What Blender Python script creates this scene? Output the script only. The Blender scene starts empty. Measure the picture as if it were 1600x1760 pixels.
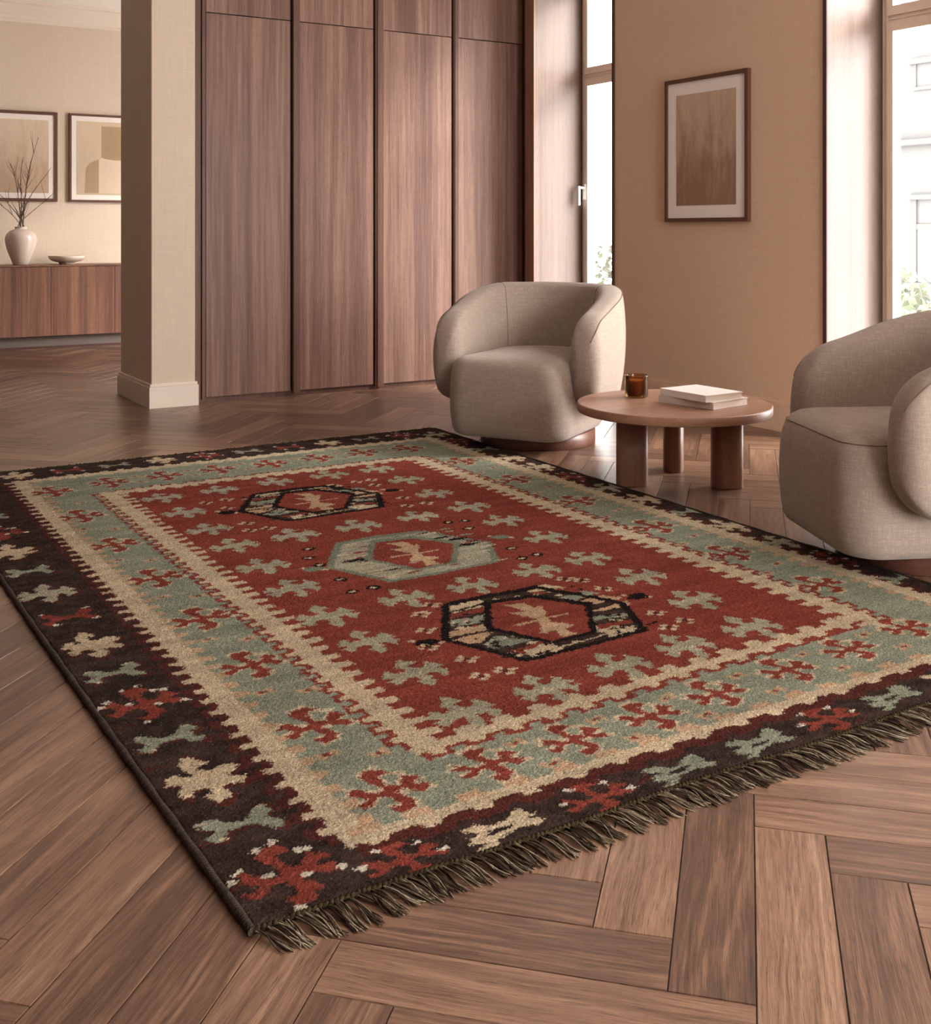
import bpy, bmesh, math, random
import numpy as np
from mathutils import Vector, Matrix

random.seed(7)
rng = np.random.default_rng(7)
sc = bpy.context.scene
C = sc.collection
PI = math.pi

# tunable look
CH1_A, CH2_A = -148.0, 155.0
SUN, SUN_AZ, SUN_EL = 14.0, -40.0, 33.0
FO0, FO1 = 1.8, 4.3
RUGN = 760
SKY, SKYC = 13.0, (1.0, .975, .95)
VT, LOOK, EXPO = 'Standard', 'None', 0.50
FAC, LEAF = .074, .11
# ------------------------------------------------------------------ helpers
def new_obj(name, me, mat=None, parent=None):
    o = bpy.data.objects.new(name, me)
    C.objects.link(o)
    if mat is not None:
        for m in (mat if isinstance(mat, (list, tuple)) else [mat]):
            me.materials.append(m)
    if parent is not None:
        o.parent = parent
    return o

def obj(name, bm, mat=None, parent=None, smooth=False, loc=None, rotz=0):
    me = bpy.data.meshes.new(name)
    bmesh.ops.recalc_face_normals(bm, faces=bm.faces)
    bm.to_mesh(me); bm.free()
    if smooth:
        me.polygons.foreach_set('use_smooth', [True] * len(me.polygons))
    o = new_obj(name, me, mat, parent)
    if loc: o.location = loc
    if rotz: o.rotation_euler = (0, 0, rotz)
    return o

def thing(name, label, cat, loc=(0, 0, 0), rotz=0, group=None):
    o = bpy.data.objects.new(name, None)
    C.objects.link(o)
    o.empty_display_size = .1
    o.location = loc; o.rotation_euler = (0, 0, rotz)
    tag(o, label, cat, group)
    return o

def tag(o, label, cat, group=None):
    o['label'] = label; o['category'] = cat
    if group: o['group'] = group
    return o

def struct(o):
    o['kind'] = 'structure'
    return o

def bx(bm, x0, y0, z0, x1, y1, z1, bevel=0.0, seg=2, mi=0):
    g = bmesh.ops.create_cube(bm, size=1.0)
    vs = g['verts']
    for v in vs:
        v.co = Vector(((x0 + x1) / 2 + v.co.x * (x1 - x0), (y0 + y1) / 2 + v.co.y * (y1 - y0), (z0 + z1) / 2 + v.co.z * (z1 - z0)))
    fs = set(f for v in vs for f in v.link_faces)
    if bevel > 0:
        es = list(set(e for v in vs for e in v.link_edges))
        r = bmesh.ops.bevel(bm, geom=es, offset=bevel, segments=seg, affect='EDGES', profile=.5)
        fs = set(r['faces']) | set(f for f in fs if f.is_valid)
    for f in fs:
        if f.is_valid: f.material_index = mi
    return bm

def box(name, a, b, mat, parent=None, bevel=0.0):
    bm = bmesh.new()
    bx(bm, *a, *b, bevel=bevel)
    return obj(name, bm, mat, parent)

def rings(bm, loops, cap0=True, cap1=True, closed_path=False):
    """skin a list of closed loops (lists of Vectors)"""
    vv = [[bm.verts.new(p) for p in l] for l in loops]
    n = len(loops[0])
    for i in range(len(vv) - (0 if closed_path else 1)):
        a, b = vv[i], vv[(i + 1) % len(vv)]
        for j in range(n):
            k = (j + 1) % n
            bm.faces.new((a[j], a[k], b[k], b[j]))
    if not closed_path:
        if cap0: bm.faces.new(list(reversed(vv[0])))
        if cap1: bm.faces.new(vv[-1])
    return vv

def lathe(bm, prof, n=48, cap0=True, cap1=True):
    loops = [[Vector((r * math.cos(2 * PI * i / n), r * math.sin(2 * PI * i / n), z)) for i in range(n)] for r, z in prof]
    return rings(bm, loops, cap0, cap1)

def tube(bm, pts, rad, n=8):
    """pts list of Vectors, rad float or list"""
    pts = [Vector(p) for p in pts]
    m = len(pts)
    if not isinstance(rad, (list, tuple)): rad = [rad] * m
    t0 = (pts[1] - pts[0]).normalized()
    up = Vector((0, 0, 1)) if abs(t0.z) < .9 else Vector((1, 0, 0))
    nrm = t0.cross(up).normalized()
    loops = []
    for i, p in enumerate(pts):
        t = (pts[min(i + 1, m - 1)] - pts[max(i - 1, 0)]).normalized()
        nrm = (nrm - t * nrm.dot(t)).normalized()
        b = t.cross(nrm)
        loops.append([p + (nrm * math.cos(2 * PI * k / n) + b * math.sin(2 * PI * k / n)) * rad[i] for k in range(n)])
    rings(bm, loops)

# ------------------------------------------------------------------ node materials
class NT:
    def __init__(self, name):
        self.m = bpy.data.materials.new(name)
        self.m.use_nodes = True
        self.t = self.m.node_tree
        self.t.nodes.clear()
        self.out = self.t.nodes.new('ShaderNodeOutputMaterial')
    def n(self, typ, ins=None, **props):
        nd = self.t.nodes.new(typ)
        for k, v in props.items(): setattr(nd, k, v)
        for k, v in (ins or {}).items():
            s = nd.inputs[k]
            if isinstance(v, bpy.types.NodeSocket): self.t.links.new(v, s)
            else: s.default_value = v
        return nd
    def math(self, op, a, b=0.0, c=0.0):
        return self.n('ShaderNodeMath', {0: a, 1: b, 2: c}, operation=op).outputs[0]
    def mixc(self, fac, a, b, blend='MIX'):
        nd = self.n('ShaderNodeMix', data_type='RGBA', blend_type=blend)
        for s, v in ((nd.inputs[0], fac), (nd.inputs[6], a), (nd.inputs[7], b)):
            if isinstance(v, bpy.types.NodeSocket): self.t.links.new(v, s)
            else: s.default_value = v if not isinstance(v, tuple) or len(v) == 4 else (*v, 1)
        return nd.outputs[2]
    def ramp(self, fac, stops):
        nd = self.n('ShaderNodeValToRGB', {0: fac})
        el = nd.color_ramp.elements
        while len(el) > 1: el.remove(el[-1])
        el[0].position = stops[0][0]; el[0].color = (*stops[0][1], 1)
        for p, c in stops[1:]:
            e = el.new(p); e.color = (*c, 1)
        return nd.outputs[0]
    def noise(self, vec, scale, detail=4, rough=.55, dist=0.0):
        return self.n('ShaderNodeTexNoise', {'Vector': vec, 'Scale': scale, 'Detail': detail, 'Roughness': rough, 'Distortion': dist}).outputs['Fac']
    def scale(self, vec, s):
        return self.n('ShaderNodeVectorMath', {0: vec, 1: s}, operation='MULTIPLY').outputs[0]
    def add(self, vec, s):
        return self.n('ShaderNodeVectorMath', {0: vec, 1: s}, operation='ADD').outputs[0]
    def coord(self, which='Object'):
        return self.n('ShaderNodeTexCoord').outputs[which]
    def geo(self):
        return self.n('ShaderNodeNewGeometry').outputs['Position']
    def bump(self, h, strength=.3, dist=.01):
        return self.n('ShaderNodeBump', {'Height': h, 'Strength': strength, 'Distance': dist}).outputs[0]
    def bsdf(self, color, rough=.5, normal=None, spec=.5, **kw):
        ins = {'Base Color': color if isinstance(color, bpy.types.NodeSocket) else (*color, 1), 'Roughness': rough, 'Specular IOR Level': spec}
        if normal is not None: ins['Normal'] = normal
        ins.update(kw)
        b = self.n('ShaderNodeBsdfPrincipled', ins)
        self.t.links.new(b.outputs[0], self.out.inputs[0])
        return b

def srgb(r, g, b):
    f = lambda c: (c / 255 / 12.92) if c / 255 <= .04045 else ((c / 255 + .055) / 1.055) ** 2.4
    return (f(r), f(g), f(b))

def mat_plain(name, col, rough=.5, spec=.5, **kw):
    t = NT(name)
    v = t.noise(t.coord(), 6, 3)
    c = t.mixc(t.math('MULTIPLY', v, .12), col, tuple(x * .75 for x in col))
    t.bsdf(c, rough, None, spec, **kw)
    return t.m

def mat_wall(name, col):
    """woven vinyl wall covering: fine crossing threads and blotchy tone"""
    t = NT(name)
    p = t.geo()
    a = t.noise(t.scale(p, (170, 170, 7)), 1, 3)
    b = t.noise(t.scale(p, (7, 7, 170)), 1, 3)
    big = t.noise(p, 1.3, 4)
    w = t.math('ADD', a, b)
    f = t.math('MULTIPLY_ADD', w, .9, -.42)
    c = t.mixc(f, tuple(x * 1.07 for x in col), tuple(x * .84 for x in col))
    c = t.mixc(t.math('MULTIPLY', big, .22), c, tuple(x * y for x, y in zip(col, (.85, .80, .76))))
    t.bsdf(c, .75, t.bump(w, .18, .002), .25)
    return t.m

def mat_wood(name, dark, mid, light, axis='Z', rough=.42, seed=0.0, fine=1.0, spec=.4):
    """straight veneer grain running along one object axis"""
    t = NT(name)
    p = t.coord('Object')
    rnd = t.n('ShaderNodeObjectInfo').outputs['Random']
    off = t.n('ShaderNodeCombineXYZ', {0: t.math('MULTIPLY', rnd, 37.0), 1: t.math('MULTIPLY', rnd, 19.0), 2: t.math('MULTIPLY_ADD', rnd, 11.0, seed)}).outputs[0]
    p = t.add(p, off)
    sc_ = {'Z': (1, 1, .022), 'X': (.022, 1, 1), 'Y': (1, .022, 1)}[axis]
    q = t.scale(p, sc_)
    wide = t.noise(q, 9 * fine, 3, .5, .4)
    med = t.noise(q, 42 * fine, 4, .6, .2)
    thin = t.noise(q, 190 * fine, 3, .65)
    f = t.math('ADD', t.math('MULTIPLY', wide, .42), t.math('ADD', t.math('MULTIPLY', med, .36), t.math('MULTIPLY', thin, .26)))
    c = t.ramp(f, [(.30, dark), (.47, mid), (.58, tuple(.6 * m + .4 * l for m, l in zip(mid, light))), (.72, light)])
    pores = t.noise(t.scale(p, tuple(s * (1 if s == 1 else 2.2) for s in sc_)), 420, 2)
    c = t.mixc(t.math('MULTIPLY', t.math('GREATER_THAN', pores, .62), .35), c, tuple(x * .6 for x in dark))
    t.bsdf(c, rough, t.bump(thin, .08, .002), spec)
    return t.m

def mat_floor(name):
    """herringbone planks: every plank carries its own tone, UV runs along the plank in metres"""
    t = NT(name)
    uv = t.n('ShaderNodeUVMap', uv_map='UVMap').outputs[0]
    tone = t.n('ShaderNodeAttribute', attribute_name='tone').outputs['Fac']
    q = t.scale(uv, (1.0, 1.0, 1.0))
    warp = t.noise(t.scale(q, (1.6, 4.0, 1)), 1, 3)
    q2 = t.add(q, t.n('ShaderNodeCombineXYZ', {0: 0.0, 1: t.math('MULTIPLY', warp, .05), 2: 0.0}).outputs[0])
    wide = t.noise(t.scale(q2, (1.8, 30, 1)), 1, 3, .55)
    med = t.noise(t.scale(q2, (5, 150, 1)), 1, 4, .6)
    thin = t.noise(t.scale(q2, (12, 620, 1)), 1, 3, .65)
    f = t.math('ADD', t.math('MULTIPLY', wide, .38), t.math('ADD', t.math('MULTIPLY', med, .34), t.math('MULTIPLY', thin, .30)))
    f = t.math('ADD', f, t.math('MULTIPLY_ADD', tone, .15, -.075))
    fig = t.noise(t.scale(q2, (.75, 8.5, 1)), 1, 1.5, .4)
    rings_ = t.math('SINE', t.math('MULTIPLY', fig, 95.0))
    f = t.math('ADD', f, t.math('MULTIPLY', t.math('MULTIPLY', rings_, t.math('MULTIPLY_ADD', wide, .9, -.25)), .13))
    c = t.ramp(f, [(.30, FLOOR_D), (.46, FLOOR_M), (.56, FLOOR_L), (.72, FLOOR_H)])
    pores = t.noise(t.scale(q2, (22, 700, 1)), 1, 2)
    c = t.mixc(t.math('MULTIPLY', t.math('GREATER_THAN', pores, .58), .42), c, tuple(x * .5 for x in FLOOR_D))
    r = t.math('MULTIPLY_ADD', med, .14, .30)
    t.bsdf(c, r, t.bump(t.math('ADD', thin, t.math('MULTIPLY', pores, .4)), .10, .002), .55, **{'Coat Weight': .20, 'Coat Roughness': .30})
    return t.m

def mat_fabric(name, col):
    t = NT(name)
    p = t.coord('Object')
    a = t.noise(t.scale(p, (420, 420, 50)), 1, 2)
    b = t.noise(t.scale(p, (50, 50, 420)), 1, 2)
    slub = t.math('ADD', t.math('MULTIPLY', t.noise(t.scale(p, (150, 150, 16)), 1, 3), .5), t.math('MULTIPLY', t.noise(t.scale(p, (16, 16, 150)), 1, 3), .5))
    w = t.math('ADD', a, b)
    big = t.noise(p, 5, 3)
    c = t.mixc(t.math('MULTIPLY_ADD', w, 1.9, -1.4), tuple(x * .66 for x in col), tuple(min(1, x * 1.25) for x in col))
    c = t.mixc(t.math('MULTIPLY_ADD', slub, 3.2, -1.25), tuple(x * .72 for x in col), c)
    c = t.mixc(t.math('MULTIPLY', big, .25), c, tuple(x * y for x, y in zip(col, (.86, .84, .80))))
    b_ = t.bsdf(c, .92, t.bump(w, .35, .003), .12)
    b_.inputs['Sheen Weight'].default_value = .25
    b_.inputs['Sheen Roughness'].default_value = .5
    return t.m

def mat_attr(name, rough=.95, bumpscale=260, strength=.5, sheen=.15):
    """colour comes from the mesh's own painted point colours"""
    t = NT(name)
    col = t.n('ShaderNodeAttribute', attribute_name='Col').outputs['Color']
    p = t.coord('Object')
    h = t.noise(t.scale(p, (1.0, .55, 1.0)), bumpscale, 3, .7)
    h2 = t.noise(p, bumpscale * 3.0, 2, .6)
    v = t.mixc(t.math('MULTIPLY_ADD', h, 1.6, -.55), tuple([.42] * 3), tuple([1.18] * 3))
    c = t.mixc(1.0, col, v, 'MULTIPLY')
    b = t.bsdf(c, rough, t.bump(t.math('ADD', h, t.math('MULTIPLY', h2, .5)), strength, .006), .03)
    b.inputs['Sheen Weight'].default_value = sheen
    return t.m

def mat_glass(name, tint=(1, 1, 1), gloss=.08):
    t = NT(name)
    tr = t.n('ShaderNodeBsdfTransparent', {'Color': (*tint, 1)})
    gl = t.n('ShaderNodeBsdfGlossy', {'Roughness': .02})
    fr = t.n('ShaderNodeFresnel', {'IOR': 1.45})
    mx = t.n('ShaderNodeMixShader', {0: t.math('MULTIPLY', fr.outputs[0], gloss / .08 * .6), 1: tr.outputs[0], 2: gl.outputs[0]})
    t.t.links.new(mx.outputs[0], t.out.inputs[0])
    return t.m

FLOOR_D = srgb(44, 28, 21); FLOOR_M = srgb(93, 66, 51); FLOOR_L = srgb(123, 92, 72); FLOOR_H = srgb(158, 126, 102)
WALLC = srgb(212, 195, 176)
M = {}
M['wall'] = mat_wall('woven_wall', WALLC)
M['wall_shaded'] = mat_wall('woven_wall_shaded', srgb(212, 181, 155))  # same beige as wall, with the window wall's shade mixed into the colour
M['white_paint'] = mat_plain('ivory_paint', srgb(222, 209, 194), .5)
M['ceiling'] = mat_plain('ceiling_paint', srgb(238, 232, 224), .8)
M['veneer'] = mat_wood('walnut_veneer', srgb(68, 44, 38), srgb(106, 76, 66), srgb(158, 124, 106))
M['veneer_dark'] = mat_wood('walnut_veneer_dark', srgb(62, 38, 32), srgb(88, 58, 48), srgb(118, 84, 68))
M['veneer_warm'] = mat_wood('walnut_veneer_warm', srgb(72, 47, 40), srgb(106, 73, 62), srgb(156, 114, 88))
M['lining'] = mat_wood('pale_lining_veneer', srgb(78, 62, 54), srgb(100, 82, 73), srgb(122, 102, 92), rough=.38)
M['edge'] = mat_plain('dark_edge', srgb(70, 42, 34), .5)
M['shadow_gap'] = mat_plain('dark_gap', srgb(34, 22, 20), .7)
M['win'] = mat_plain('window_paint', srgb(240, 226, 212), .45)
M['floor'] = mat_floor('herringbone_walnut')
M['linen'] = mat_fabric('linen_upholstery', srgb(164, 148, 136))
M['seam'] = mat_plain('seam_thread', srgb(120, 105, 92), .9, .1)
M['walnut'] = mat_wood('table_walnut', srgb(106, 74, 60), srgb(146, 108, 88), srgb(178, 140, 116), axis='X', rough=.38, fine=.8)
M['walnut_leg'] = mat_wood('table_leg_walnut', srgb(98, 66, 52), srgb(130, 94, 77), srgb(160, 122, 101), axis='Z', rough=.42, fine=.8)
M['plinth'] = mat_wood('plinth_walnut', srgb(70, 42, 33), srgb(98, 62, 50), srgb(124, 84, 68), axis='X', rough=.4)
M['glass'] = mat_glass('clear_glass')
M['amber'] = mat_glass('amber_glass', srgb(236, 208, 172), .12)
M['wax'] = mat_plain('candle_wax', srgb(156, 104, 70), .5)
M['paper'] = mat_plain('book_paper', srgb(226, 216, 206), .8)
M['cover'] = mat_plain('book_cover', srgb(240, 234, 230), .55)
M['cover_grey'] = mat_plain('book_cover_grey', srgb(214, 202, 194), .55)
M['ceramic'] = mat_plain('glazed_ceramic', srgb(204, 188, 176), .22)
M['bowl'] = mat_plain('matt_ceramic', srgb(205, 190, 176), .5)
M['twig'] = mat_plain('dry_twig', srgb(88, 64, 54), .8)
M['frame'] = mat_plain('dark_frame', srgb(92, 58, 44), .45)
M['matboard'] = mat_plain('mat_board', srgb(232, 222, 214), .8)
M['metal_white'] = mat_plain('handle_white', srgb(238, 234, 230), .35)
M['pile'] = mat_attr('rug_pile', 1.0, 330, .8, 0.0)
M['yarn'] = mat_attr('fringe_yarn', .95, 500, .3, 0.0)
M['binding'] = mat_plain('rug_binding', srgb(56, 46, 42), .95, .1)

# ------------------------------------------------------------------ floor: herringbone planks laid at 45 degrees
X0, X1, Y0, Y1 = -3.0, 5.2, -2.5, 11.6
def clip_poly(poly):
    for ax, lim, sg in ((0, X0, 1), (0, X1, -1), (1, Y0, 1), (1, Y1, -1)):
        out = []
        for i in range(len(poly)):
            p, q = poly[i], poly[(i + 1) % len(poly)]
            dp, dq = sg * (p[ax] - lim), sg * (q[ax] - lim)
            if dp >= 0: out.append(p)
            if dp * dq < 0:
                k = dp / (dp - dq)
                out.append(tuple(p[j] + (q[j] - p[j]) * k for j in range(2)))
        poly = out
        if len(poly) < 3: return []
    return poly

def make_floor():
    w, n = .125, 5
    s2 = math.sqrt(.5)
    A = (s2, s2); B = (s2, -s2)
    xo, yo = .0141, 2.1637 - 10 * w
    def to_world(x, y):
        b, a = x * w + xo, y * w + yo
        return (a * A[0] + b * B[0], a * A[1] + b * B[1])
    verts, faces, uvs, tones = [], [], [], []
    R = random.Random(3)
    def plank(px, py, lx, ly, horiz):
        cx, cy = to_world(px + lx / 2, py + ly / 2)
        if not (X0 - .5 < cx < X1 + .5 and Y0 - .5 < cy < Y1 + .5): return
        g, bv = .0007, .0011
        ge, be = g / w, bv / w
        def rect(e): return [(px + e, py + e), (px + lx - e, py + e), (px + lx - e, py + ly - e), (px + e, py + ly - e)]
        top, low = rect(ge + be), rect(ge)
        tone = R.random()
        o1, o2 = R.uniform(0, 60), R.uniform(0, 60)
        def uvof(q):
            if horiz: return ((q[0] - px) * w + o1, (q[1] - py) * w + o2)
            return ((q[1] - py) * w + o1, (q[0] - px) * w + o2)
        inside = all(X0 < to_world(*q)[0] < X1 and Y0 < to_world(*q)[1] < Y1 for q in low)
        if inside:
            k = len(verts)
            for q in top: verts.append((*to_world(*q), 0.0))
            for q in low: verts.append((*to_world(*q), -.0022))
            fs = [(0, 1, 2, 3)] + [(i, 4 + i, 4 + (i + 1) % 4, (i + 1) % 4) for i in range(4)]
            qs = top + low
            for f in fs:
                faces.append(tuple(k + i for i in f)); tones.append(tone)
                uvs.extend(uvof(qs[i]) for i in f)
        else:
            poly = clip_poly([to_world(*q) for q in top])
            if len(poly) < 3: return
            k = len(verts)
            for q in poly:
                verts.append((*q, 0.0))
                a = q[0] * A[0] + q[1] * A[1]; b = q[0] * B[0] + q[1] * B[1]
                uvs.append(uvof(((b - xo) / w, (a - yo) / w)))
            faces.append(tuple(range(k, k + len(poly)))); tones.append(tone)
    for i in range(-140, 140):
        for j in range(-140, 140):
            k = (i + j) % (2 * n)
            if k == 0: plank(i, j, n, 1, True)
            elif k == n: plank(i, j, 1, n, False)
    # dark bed under the joints
    k = len(verts)
    verts.extend([(X0, Y0, -.002), (X1, Y0, -.002), (X1, Y1, -.002), (X0, Y1, -.002)])
    faces.append((k, k + 1, k + 2, k + 3)); tones.append(0.0); uvs.extend([(0, 0)] * 4)
    me = bpy.data.meshes.new('floor')
    me.from_pydata(verts, [], faces)
    u = me.uv_layers.new(name='UVMap')
    u.data.foreach_set('uv', np.array(uvs, dtype=np.float32).ravel())
    at = me.attributes.new('tone', 'FLOAT', 'FACE')
    at.data.foreach_set('value', np.array(tones, dtype=np.float32))
    mi = np.zeros(len(faces), dtype=np.int32); mi[-1] = 1
    me.materials.append(M['floor']); me.materials.append(M['shadow_gap'])
    me.polygons.foreach_set('material_index', mi)
    me.update()
    o = bpy.data.objects.new('floor', me); C.objects.link(o)
    # face normals upward
    bm = bmesh.new(); bm.from_mesh(me)
    for f in bm.faces:
        if f.normal.z < 0: f.normal_flip()
    bm.to_mesh(me); bm.free()
    return struct(o)
make_floor()

# ------------------------------------------------------------------ room shell
H_ = 3.3
def shell(name, boxes, mat, bevel=0):
    bm = bmesh.new()
    for a in boxes: bx(bm, *a, bevel=bevel)
    return struct(obj(name, bm, mat))
shell('ceiling', [(X0 - .1, Y0, H_, X1 + .1, Y1 + .1, H_ + .15)], M['ceiling'])
WZ = 3.0        # window head
shell('wall_right', [
    (4.70, 4.135, -.01, 5.2, 5.886, H_), (4.70, -.18, -.01, 5.2, 3.01, H_), (4.70, Y0, -.01, 5.2, -1.6, H_), (4.70, -1.6, WZ, 5.2, -.18, H_),
    (4.70, 5.886, WZ, 5.2, 6.81, H_), (4.70, 3.01, WZ, 5.2, 4.135, H_),
    (4.80, 6.92, -.01, 5.2, 8.48, H_), (4.80, 8.48, WZ, 5.2, 10.92, H_), (4.80, 10.92, -.01, 5.2, Y1, H_)], M['wall_shaded'])
shell('wall_back', [(X0 - .1, 11.55, -.01, 5.2, 11.7, H_)], M['wall'])
shell('wall_left', [(X0 - .12, Y0, -.01, X0, 11.6, H_)], M['veneer_dark'])  # unseen wall added to darken the left; dark veneer cuts fill light
shell('wall_front', [(X0 - .12, Y0 - .12, -.01, FO0, Y0, H_), (FO1, Y0 - .12, -.01, 5.2, Y0, H_), (FO0, Y0 - .12, 2.5, FO1, Y0, H_)], M['wall'])  # unseen wall added to limit daylight; opening sized to steer fill rightward
shell('wall_divider', [(2.25, 7.72, -.01, 4.80, 7.80, H_)], M['wall'])
# column at the end of the wardrobe, with its own stepped baseboard
shell('wall_column', [(1.965, 7.02, -.01, 2.240, 7.76, H_)], M['wall'])
bm = bmesh.new()
bx(bm, 1.945, 7.000, 0, 2.257, 7.78, .132, bevel=.002)
bx(bm, 1.951, 7.006, .132, 2.252, 7.774, .150, bevel=.004)
struct(obj('baseboard_column', bm, M['white_paint']))
shell('baseboard_right', [(4.682, 4.14, 0, 4.70, 5.884, .150), (4.688, 4.14, .150, 4.70, 5.884, .166),
                          (4.682, -.18, 0, 4.70, 3.01, .150), (4.688, -.18, .150, 4.70, 3.01, .166)], M['wall_shaded'], .002)
shell('baseboard_back', [(X0, 11.532, 0, 4.80, 11.55, .15)], M['white_paint'], .003)
# cornice along the far wall
bm = bmesh.new()
prof = [(0, 3.105), (-.012, 3.105), (-.014, 3.125), (-.03, 3.135), (-.034, 3.165), (-.06, 3.19), (-.095, 3.235), (-.10, 3.262), (-.125, 3.27), (-.13, 3.30), (0, 3.30)]
rings(bm, [[Vector((x, 11.55 + a, z)) for a, z in prof] for x in (X0, 4.80)])
struct(obj('trim_1', bm, M['white_paint']))

# window linings in pale veneer, dark front edges
def lining(name, x0, y0, x1, y1, edge=None):
    bm = bmesh.new()
    bx(bm, x0 + .012, y0, 0, x1, y1, WZ, mi=0)
    bx(bm, x0, y0 - .001, 0, x0 + .012, y1 + .001, WZ, mi=1)
    return struct(obj(name, bm, [M['lining'], edge or M['edge']]))
lining('trim_2', 4.688, 6.81, 5.13, 6.92, M['walnut_leg'])
lining('trim_3', 4.688, 5.887, 5.13, 5.905)
lining('trim_4', 4.688, 4.112, 5.13, 4.136)
lining('trim_5', 4.688, 3.009, 5.13, 3.03)
shell('trim_6', [(4.80, 6.92, WZ, 4.9, 7.0, H_)], M['edge'])

def window(n, v0, v1, handle=False):
    root = bpy.data.objects.new('window_%d' % n, None); C.objects.link(root)
    root.location = (5.13, (v0 + v1) / 2, 0); struct(root)
    h = (v1 - v0) / 2
    d = .075
    bm = bmesh.new()
    bx(bm, 0, -h, 0, .07, -h + .035, WZ); bx(bm, 0, h - .035, 0, .07, h, WZ)
    bx(bm, 0, -h, WZ - .04, .07, h, WZ); bx(bm, 0, -h, 0, .07, h, .04)
    bx(bm, .003, -h + .035, 2.225, .067, h - .035, 2.262)
    bx(bm, -.004, -h + .035, 2.240, .003, h - .035, 2.248)
    obj('frame', bm, M['win'], root)
    for z0, z1, b in ((.04, 2.225, .07), (2.262, WZ - .04, .05)):
        bm = bmesh.new()
        e = .035
        bx(bm, -.012, -h + e, z0, .05, -h + d, z1); bx(bm, -.012, h - d, z0, .05, h - e, z1)
        bx(bm, -.011, -h + d, z1 - .05, .049, h - d, z1); bx(bm, -.011, -h + d, z0, .049, h - d, z0 + b)
        s = obj('sash', bm, M['win'], root)
        bm = bmesh.new()
        bx(bm, .02, -h + d - .005, z0 + b - .005, .024, h - d + .005, z1 - .045)
        obj('pane', bm, M['glass'], s)
    if handle:
        bm = bmesh.new()
        y = h - .045
        bx(bm, -.022, y - .014, 1.33, -.012, y + .014, 1.45, bevel=.003)
        tube(bm, [(-.02, y, 1.42), (-.065, y, 1.42)], .009, 12)
        bx(bm, -.078, y - .011, 1.29, -.060, y + .011, 1.432, bevel=.004)
        obj('handle', bm, M['metal_white'], root, smooth=False)
window(1, 5.905, 6.81, True)
window(2, 3.03, 4.112)
window(3, -1.58, -.20)
window(4, 8.5, 10.9)


# ------------------------------------------------------------------ wardrobe bays along the divider
VF = 7.08
bays = [(2.262, 2.925, 2.328, 2.905), (2.925, 3.555, 2.972, 3.518), (3.555, 4.175, 3.598, 4.148), (4.175, 4.797, 4.206, 4.765)]
lab = ['tall dark walnut wardrobe bay beside the beige column, leftmost of four', 'tall dark walnut wardrobe bay, second from the column',
       'tall dark walnut wardrobe bay, third from the column, partly behind the armchair', 'tall dark walnut wardrobe bay beside the narrow window, directly behind the armchair']
for k, (x0, x1, d0, d1) in enumerate(bays):
    w = thing('wardrobe', lab[k], 'wardrobe', (x0, VF, 0), 0, 'built-in walnut wardrobe bays')
    L = x1 - x0
    bm = bmesh.new()
    bx(bm, 0.001, .03, .0, L - .001, .62, H_ - .002)
    obj('carcass', bm, M['shadow_gap'], w)
    a, b = d0 - x0, d1 - x0
    box('door', (a, -.008, .036), (b, .018, 2.497), M['veneer'], w, .0015)
    box('upper_door', (a, -.008, 2.503), (b, .018, H_ - .004), M['veneer'], w, .0015)
    bm = bmesh.new()
    if k == 0:
        bx(bm, 0.0, .0, .0, .035, .03, H_ - .003, bevel=.001)
        bx(bm, .040, -.010, .02, a - .004, .03, H_ - .003, bevel=.001)
    # upright fin at the right of each door, two narrow boards
    r0 = b + .016
    bx(bm, r0, -.012, .018, r0 + (L - r0) * .62, .03, H_ - .003, bevel=.001)
    bx(bm, r0 + (L - r0) * .66, -.018, .018, L - .001, .03, H_ - .003, bevel=.001)
    if k: bx(bm, .0005, -.018, .018, a - .003, .03, H_ - .003, bevel=.001)
    obj('upright', bm, M['veneer_dark'], w)
    box('plinth', (0.001, .012, 0), (L - .001, .03, .034), M['veneer_dark'], w)

# ------------------------------------------------------------------ sideboard, vase, bowl, framed prints in the far room
SV = 11.08
sb = thing('sideboard', 'long walnut sideboard against the far wall left of the column', 'sideboard', (.996, SV, 0))
dw = .583
box('carcass', (0, .020, .118), (4 * dw, .45, .764), M['veneer_warm'], sb, .001)
box('top', (-.002, -.004, .766), (4 * dw + .002, .452, .782), M['veneer_warm'], sb, .0015)
for k in range(4):
    box('door', (k * dw + .0018, 0, .120), ((k + 1) * dw - .0018, .019, .763), M['veneer_warm'], sb, .001)
box('plinth', (.03, .05, 0), (4 * dw - .03, .43, .118), mat_plain('grey_plinth', srgb(96, 84, 78), .6), sb)
box('plinth_base', (.028, .045, 0), (4 * dw - .028, .05, .022), M['edge'], sb)

VX, VY, VZ = 1.928, 11.275, .782
bm = bmesh.new()
pr = [(.062, 0), (.070, .004), (.088, .05), (.108, .10), (.126, .15), (.138, .20), (.1415, .235), (.138, .265), (.124, .295), (.098, .318), (.072, .330), (.056, .336), (.053, .342), (.053, .352), (.056, .357), (.052, .358), (.046, .352), (.045, .33), (.09, .30), (.12, .24), (.10, .12), (.05, .03)]
lathe(bm, pr, 56)
tag(obj('vase', bm, M['ceramic'], None, True, (VX, VY, VZ)), 'round shouldered pale ceramic vase holding bare branches on the sideboard', 'vase')
bm = bmesh.new()
pr = [(.070, 0), (.072, .004), (.070, .016), (.100, .022), (.138, .034), (.160, .052), (.168, .078), (.166, .082), (.160, .080), (.150, .060), (.125, .044), (.07, .036)]
lathe(bm, pr, 56)
tag(obj('bowl', bm, M['bowl'], None, True, (2.345, 11.29, .782)), 'shallow beige footed bowl on the sideboard right of the vase', 'bowl')

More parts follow.
